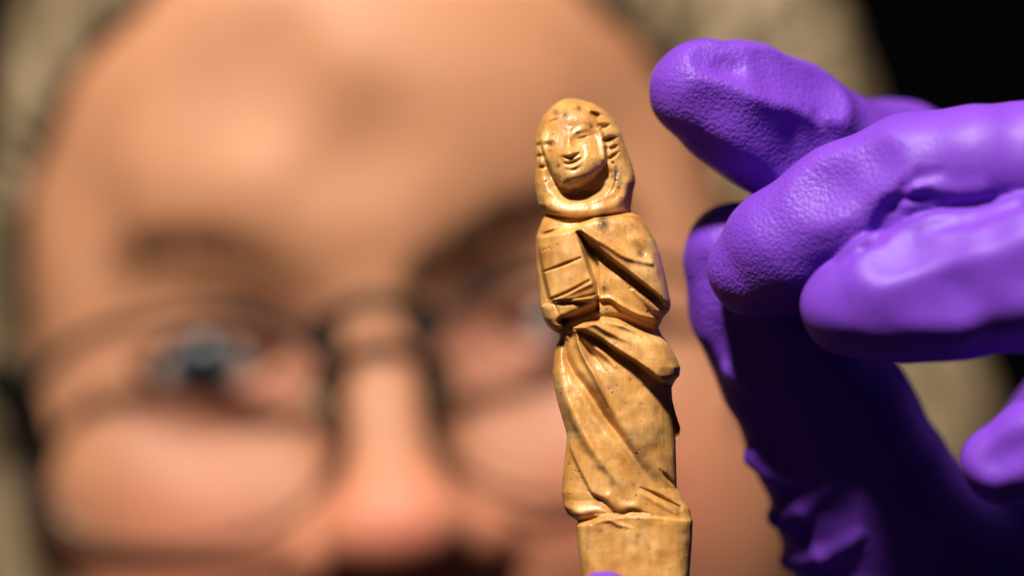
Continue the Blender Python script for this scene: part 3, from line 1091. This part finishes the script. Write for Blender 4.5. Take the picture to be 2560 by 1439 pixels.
# ------------------------------------------------------------------ second gloved hand, pinching the shaft below
TH2 = [C(1508, 1514, -13, 84), C(1530, 1600, -14, 130), C(1570, 1760, -13, 160), C(1640, 1980, -4, 180), C(1800, 2250, 14, 230)]
IX2 = [C(1560, 1580, 14, 110), C(1500, 1660, 20, 140), C(1400, 1800, 28, 150), C(1380, 2050, 30, 165), C(1560, 2300, 34, 200)]
MD2 = [C(1610, 1690, 13, 118), C(1540, 1780, 24, 145), C(1450, 1920, 34, 155), C(1480, 2160, 36, 170), C(1650, 2350, 36, 200)]
RG2 = [C(1680, 1820, 14, 118), C(1600, 1900, 26, 142), C(1540, 2040, 38, 150), C(1620, 2260, 40, 170), C(1800, 2400, 38, 190)]
PL2 = [C(1620, 2350, 26, 300), C(1850, 2400, 24, 330), C(2000, 2800, 26, 420)]


def hand2_sdf(p):
    d = chain(p, TH2, 3)
    for c in (IX2, MD2, RG2):
        d = smin(d, chain(p, c, 2.5), 0.7)
    return smin(d, chain(p, PL2, 6), 4.0) + wobble(p, 0.12)


V, Q = surface_nets(hand2_sdf, (-5, -40, -128), (75, 75, -34), 0.9)
tipd = np.min([np.linalg.norm(V - t[0], axis=1) for t in (TH2[0], TH2[1], IX2[0], IX2[1], MD2[0])], 0)
org = P(1850, 2400, 24)
glove2 = link_mesh('gloved_hand', V - org, Q, GLOVE, None, {'grip': 0.05 + 0.42 * (1 - sstep((tipd - 6) / 16))})
glove2.location = tuple(org / 1000)
tag(glove2, 'purple gloved fingertip showing at the bottom edge in front of the figurine shaft', 'hand')

# ------------------------------------------------------------------ the person behind
YF = 162.0
head_org = P(935, 770, YF)
HM = Matrix.Translation(Vector(head_org / 1000)) @ Matrix.Rotation(math.radians(-7), 4, 'Y') @ Matrix.Rotation(math.radians(-2), 4, 'X')


def head_sdf(p):
    a = p.copy(); a[:, 0] = np.abs(p[:, 0])            # mirrored copy for the paired features
    ae = a.copy(); ae[:, 0] -= 5.0 * (p[:, 0] > 0)
    d = ell(p, (0, 84, 30), (71, 90, 84))
    d = smin(d, ell(p, (5, 62, -40), (75, 64, 78)), 16)
    d = smin(d, ell(p, (-2, 35, 36), (66, 37, 58)), 20)           # forehead
    d = smin(d, ell(a, (45, 26, -28), (24, 22, 18)), 14)          # cheekbone
    d = smin(d, ell(a, (30, 14, -44), (20, 16, 18)), 14)          # cheek
    d = smin(d, cone(a, (6, 9, 9), (34, 16, 15), 9, 8), 12)      # brow ridge
    d = smax(d, -ell(a, (33, -6, -10), (17, 12, 12)), 12)           # orbit
    d = smin(d, cone(p, (0, 7, 3), (0, -7, -34.5), 8.0, 10), 9)    # nose
    d = smin(d, ell(p, (0, -14.5, -41), (13, 9, 9)), 6)
    d = smin(d, ell(a, (14, -4, -45), (7, 10, 7)), 6)
    d = smax(d, -ell(a, (8.0, -10.5, -51.5), (4.2, 5.5, 4.8)), 1.5)  # nostril
    d = smin(d, ell(p, (0, 17, -64), (30, 22, 22)), 9)            # muzzle
    d = smin(d, ell(p, (0, 0.5, -60), (17, 4, 3.6)), 2.5)
    d = smin(d, ell(p, (0, 1.5, -68), (15, 4, 4.4)), 2.5)
    d = smax(d, -cone(a, (0, -5, -64), (20, 5, -64), 0.9, 0.6), 1.2)
    d = smax(d, -cone(p, (0, -2, -55), (0, -3, -60), 1.6, 2.2), 2.5)
    d = smin(d, ell(p, (0, 14, -92), (19, 16, 15)), 10)           # chin
    d = smin(d, cone(a, (54, 74, -48), (16, 24, -92), 14, 14), 14)
    d = smin(d, cone(p, (0, 78, -60), (0, 100, -190), 50, 54), 18)
    d = smin(d, ell(p, (56, 44, -44), (28, 40, 48)), 18)           # far cheek
    d = smin(d, ell(p, (-48, 46, -48), (23, 38, 46)), 18)
    # frown: raised pads over the brows, hollow between
    d = smin(d, ell(p, (18, 6, 32), (15, 4, 10)), 12)
    d = smin(d, ell(p, (-20, 6, 27), (16, 4, 10)), 12)
    d = smax(d, -ell(p, (-1, -15.5, 30), (12, 7, 9)), 12)
    d = smax(d, -ell(p, (-24, -10.5, 46), (14, 5, 10)), 12)
    d = smin(d, ell(a, (54, 52, 2), (17, 40, 40)), 14)             # temple
    # eyelids over the eyeball, opening between them
    lid = ell(ae, (33, 13.5, -6), (14.6, 13.2, 13.2))
    d = smin(d, lid, 6.0)
    cut = np.maximum(np.hypot(ae[:, 0] - 33, ae[:, 2] + 24.0) - 23.5, np.hypot(ae[:, 0] - 33, ae[:, 2] - 11.0) - 23.2)
    cut = np.maximum(cut, a[:, 1] - 14)
    d = smax(d, -cut, 0.8)
    d = smin(d, cone(a, (19, 7, 1.5), (46, 12, 0.5), 2.2, 2.2), 4.5)   # fold of the upper lid
    return d


V, Q = surface_nets(head_sdf, (-92, -34, -192), (92, 182, 122), 1.6)
base = np.array([0.455, 0.208, 0.108])
tone = np.repeat(base[None], len(V), 0)


def tint(c, r, col, a):
    global tone
    q = (V - np.array(c)) / np.array(r)
    w = a * np.exp(-(q * q).sum(1))
    tone = tone * (1 - w[:, None]) + np.array(col) * w[:, None]


tint((0, -20, -43), (15, 25, 13), (0.54, 0.165, 0.105), 0.85)
for s in (-1, 1):
    tint((s * 40, 5, -44), (24, 40, 20), (0.50, 0.165, 0.100), 0.85)
    tint((s * 33, 5, -12), (20, 20, 12), (0.45, 0.195, 0.140), 0.75)
    tint((s * 15, 5, -8), (7, 20, 9), (0.58, 0.25, 0.17), 0.6)
    tint((s * 27, 0, 15), (17, 20, 5), (0.26, 0.115, 0.055), 0.55)
tint((0, 0, -64), (20, 20, 9), (0.42, 0.12, 0.10), 0.8)
tint((0, -6, -53), (16, 20, 9), (0.52, 0.15, 0.09), 0.7)
person = link_mesh('person', V, Q, SKIN, None, None, {'tone': tone})
person.matrix_world = HM
tag(person, 'fair-skinned person with ash-blond hair and spectacles peering out of focus behind the figurine', 'person')


def on_skin(xz):
    """skin point in front of each (x, z) of the head"""
    xz = np.asarray(xz, float)
    o = np.stack([xz[:, 0], np.full(len(xz), -40.0), xz[:, 1]], 1)
    return ray_hit(head_sdf, o, np.tile([0, 1.0, 0], (len(xz), 1)), 0, 140)


# eyes
un, vn = 32, 24
th = np.linspace(0, np.pi, vn + 1)
ph = np.linspace(0, 2 * np.pi, un, endpoint=False)
EV = [(12 * math.sin(t) * math.cos(a), -12 * math.cos(t) - (0.9 * math.exp(-(t / 0.42) ** 2)), 12 * math.sin(t) * math.sin(a)) for t in th for a in ph]
EF = [(i * un + j, i * un + (j + 1) % un, (i + 1) * un + (j + 1) % un, (i + 1) * un + j) for i in range(vn) for j in range(un)]
for s in (-1, 1):
    e = link_mesh('eye', EV, EF, EYE, person)
    e.location = (-0.033 if s < 0 else 0.038, 0.014, -0.006)
    e.rotation_euler = (math.radians(2), 0, math.radians(3 * s))
    # lashes: one fan of fine spikes on the upper lid
    LV, LF = [], []
    lash = np.linspace(-0.95, 0.95, 46)
    roots = on_skin([((-33 if s < 0 else 38) + 12.5 * math.sin(a), -5.5 + 5.0 * math.cos(a * 1.35)) for a in lash])
    for a, r0 in zip(lash, roots):
        tip = r0 + np.array([2.5 * math.sin(a) * 0.7, -3.2, 1.8])
        b0 = len(LV)
        LV += [r0 + (0.22, 0, 0), r0 + (-0.22, 0, 0), r0 + (0, 0, 0.3), tip]
        LF += [(b0, b0 + 1, b0 + 3), (b0 + 1, b0 + 2, b0 + 3), (b0 + 2, b0, b0 + 3)]
    link_mesh('eyelashes', LV, LF, BROWHAIR, person, smooth=False)
    # eyebrow: several hundred short hairs
    BV, BF = [], []
    arc = np.array([(5, 0), (10, 4), (16, 8), (24, 13), (33, 16), (42, 15.5), (49, 12)], float)
    arc[:, 1] += (3.0 if s < 0 else 0.0) * np.linspace(0.3, 1, 7)
    arcs = smooth_path(arc, 10)
    seeds = []
    for n_ in range(140 if s < 0 else 300):
        u = rng.beta(2.2, 1.8) if s < 0 else rng.random() ** 0.9
        pt = arcs[min(int(u * (len(arcs) - 1)), len(arcs) - 2)]
        wdt = 3.6 * (1 - 0.75 * u ** 2)
        x, z = pt[0] + rng.normal(0, 0.8), pt[1] + rng.uniform(-1, 1) * wdt
        seeds.append((s * x, z, u))
    seeds = np.array(seeds)
    for r0, u in zip(on_skin(seeds[:, :2]), seeds[:, 2]):
        an = math.radians(75 - 70 * u + rng.normal(0, 12))
        ln = rng.uniform(5, 8.5)
        dv = np.array([s * math.sin(math.pi / 2 - an) * ln, -1.0, math.cos(math.pi / 2 - an) * ln])
        md = r0 + dv * 0.5 + np.array([0, -0.6, 0])
        tp = r0 + dv + np.array([0, 0.6, -0.8])
        b0 = len(BV)
        wv_ = np.array([0.17, 0, -0.1])
        BV += [r0 + wv_, r0 - wv_, r0 + (0, -0.25, 0.1), md + wv_ * 0.8, md - wv_ * 0.8, md + (0, -0.2, 0.1), tp]
        for a_, b_ in ((0, 1), (1, 2), (2, 0)):
            BF.append((b0 + a_, b0 + b_, b0 + 3 + b_, b0 + 3 + a_))
            BF.append((b0 + 3 + a_, b0 + 3 + b_, b0 + 6))
    link_mesh('eyebrow', BV, BF, BROWHAIR, person, smooth=False)


# hair
def hair_sdf(p):
    d = ell(p, (2, 92, 38), (84, 98, 90))
    d = smin(d, smax(head_sdf(p) - 4.5, -p[:, 2] - 10, 6), 10)
    d = smin(d, cone(p, (-70, 56, 16), (-82, 62, -150), 17, 16), 16)
    d = smin(d, cone(p, (78, 54, 50), (94, 58, -40), 24, 28), 16)
    d = smin(d, cone(p, (94, 58, -40), (90, 62, -160), 28, 22), 10)
    d = smin(d, ell(p, (0, 132, -50), (70, 42, 100)), 20)
    # face opening
    e = np.hypot(p[:, 0] / 71, p[:, 2] / 74)
    op = np.where(p[:, 2] > 0, (e - 1) * 72, np.abs(p[:, 0]) - 71 + 0.02 * p[:, 2])
    d = smax(d, -smax(op, p[:, 1] - 58, 6), 8)
    # locks: long shallow grooves that run down from the parting
    ang = np.arctan2(p[:, 0] - 14, p[:, 2] + 60)
    u = sstep((p[:, 2] - 10) / 40)
    st = ang * 70 * u + (p[:, 0] + p[:, 1] * 0.5) * (1 - u)
    return d + 0.45 * np.sin(st * 0.5 + p[:, 1] * 0.1) + 0.3 * np.sin(st * 1.7 + 1)


V, Q = surface_nets(hair_sdf, (-112, -24, -186), (132, 200, 140), 1.8)
link_mesh('hair', V, Q, HAIR, person)


# dark top below the chin, out of the picture
def shirt_sdf(p):
    a = p.copy(); a[:, 0] = np.abs(p[:, 0])
    d = ell(p, (0, 110, -330), (165, 95, 150))
    d = smin(d, cone(a, (60, 112, -190), (165, 118, -235), 42, 52), 30)
    d = smin(d, cone(p, (0, 96, -165), (0, 104, -210), 60, 74), 20)
    return d


V, Q = surface_nets(shirt_sdf, (-240, -10, -420), (240, 230, -90), 6.0)
link_mesh('shirt', V, Q, CLOTH, person)

# ------------------------------------------------------------------ spectacles
spec = empty('spectacles')
spec.matrix_world = HM @ Matrix.Translation((0, 0.0035, 0))
tag(spec, 'black-topped spectacles with thin gold rims worn on the blurred face', 'glasses')


def lens_outline(s, n=72, grow=0.0):
    out = []
    for a in np.linspace(0, 2 * np.pi, n, endpoint=False):
        c, s_ = math.cos(a), math.sin(a)
        e = 2 / 2.5
        x = math.copysign(abs(c) ** e, c) * (30.5 + grow)
        z = math.copysign(abs(s_) ** e, s_) * (21.5 + grow)
        if z < 0:
            x *= 1 - 0.10 * (z / 21.5) ** 2
        out.append((s * (38.5 + x), -15.0 + 0.0038 * (38.5 + x) ** 2 - 0.05 * z, -18.5 + z))
    return np.array(out)


for s in (-1, 1):
    o = lens_outline(s)
    # upper rim (dark), lower rim (gold)
    ang = np.linspace(0, 2 * np.pi, 72, endpoint=False)
    top = np.concatenate([np.arange(66, 72), np.arange(0, 43)])
    V_, F_ = tube(o[top], 1.3, 10, False, (1.0, 1.25))
    rim = link_mesh('brow_rim', V_, F_, BLACK, spec)
    low = np.arange(42, 68)
    V_, F_ = tube(o[low], 0.9, 8)
    link_mesh('wire_rim', V_, F_, GOLD, spec)
    # lens with real thickness
    c_ = np.array([s * 38.5, -15.0 + 0.0038 * 38.5 ** 2 + 0.9, -18.5])
    inner = lens_outline(s, 72, -0.3)
    rings = [c_ + (inner - c_) * f + np.array([0, -1.6 * (1 - f * f), 0]) for f in (1.0, 0.75, 0.5, 0.25)]
    LV, LF = [], []
    for side in (0, 1):
        b0 = len(LV)
        for r_ in rings:
            LV += list(r_ + np.array([0, 1.6 * side, 0]))
        LV.append(c_ + np.array([0, -1.6 + 1.6 * side, 0]))
        for i in range(3):
            for j in range(72):
                f_ = (b0 + i * 72 + j, b0 + i * 72 + (j + 1) % 72, b0 + (i + 1) * 72 + (j + 1) % 72, b0 + (i + 1) * 72 + j)
                LF.append(f_ if side else f_[::-1])
        for j in range(72):
            f_ = (b0 + 3 * 72 + j, b0 + 3 * 72 + (j + 1) % 72, b0 + 4 * 72)
            LF.append(f_ if side else f_[::-1])
    nb_ = 4 * 72 + 1
    for j in range(72):
        LF.append((j, (j + 1) % 72, nb_ + (j + 1) % 72, nb_ + j))
    link_mesh('lens', LV, LF, LENS, spec, smooth=False)
    # corner block beside the bridge, hinge block, temple
    V_, F_ = tube([(s * 8.6, -15.6, -0.5), (s * 8.8, -15.5, -3.5), (s * 8.4, -15.2, -7.0)], [2.8, 3.4, 2.0], 10)
    link_mesh('corner_block', V_, F_, BLACK, spec)
    V_, F_ = tube([(s * 67, 3.0, -8), (s * 70, 5.5, -9), (s * 72, 12, -10), (s * 71, 40, -9), (s * 72, 90, -10), (s * 71, 105, -16), (s * 69, 116, -30)],
                  [3.0, 5.0, 5.4, 4.4, 3.0, 2.6, 2.2], 12, False, (2.0, 0.7))
    link_mesh('temple', V_, F_, BLACK, spec)
    # nose pad on its wire arm
    a_ = np.linspace(0, 2 * np.pi, 14, endpoint=False)
    PVv, PFf = [], []
    for i, t_ in enumerate(np.linspace(0.05, np.pi - 0.05, 9)):
        for q_ in a_:
            PVv.append((s * (12.2 + 1.5 * math.sin(t_) * math.cos(q_)), -7.6 + 2.4 * math.sin(t_) * math.sin(q_), -15.5 + 5.5 * math.cos(t_)))
    for i in range(8):
        for j in range(14):
            PFf.append((i * 14 + j, i * 14 + (j + 1) % 14, (i + 1) * 14 + (j + 1) % 14, (i + 1) * 14 + j))
    pad = link_mesh('nose_pad', PVv, PFf, PAD, spec)
    V_, F_ = tube(smooth_path([(s * 9.4, -14.8, -9), (s * 10.5, -11.5, -10), (s * 13.5, -9.5, -13), (s * 13.0, -8.2, -15.5)], 5), 0.6, 8)
    link_mesh('pad_arm', V_, F_, SHINY, pad)
V_, F_ = tube(smooth_path([(-8.6, -15.8, -1.8), (-4, -17.0, 0.2), (0, -17.4, 0.8), (4, -17.0, 0.2), (8.6, -15.8, -1.8)], 6), 1.7, 10)
link_mesh('bridge', V_, F_, BLACK, spec)
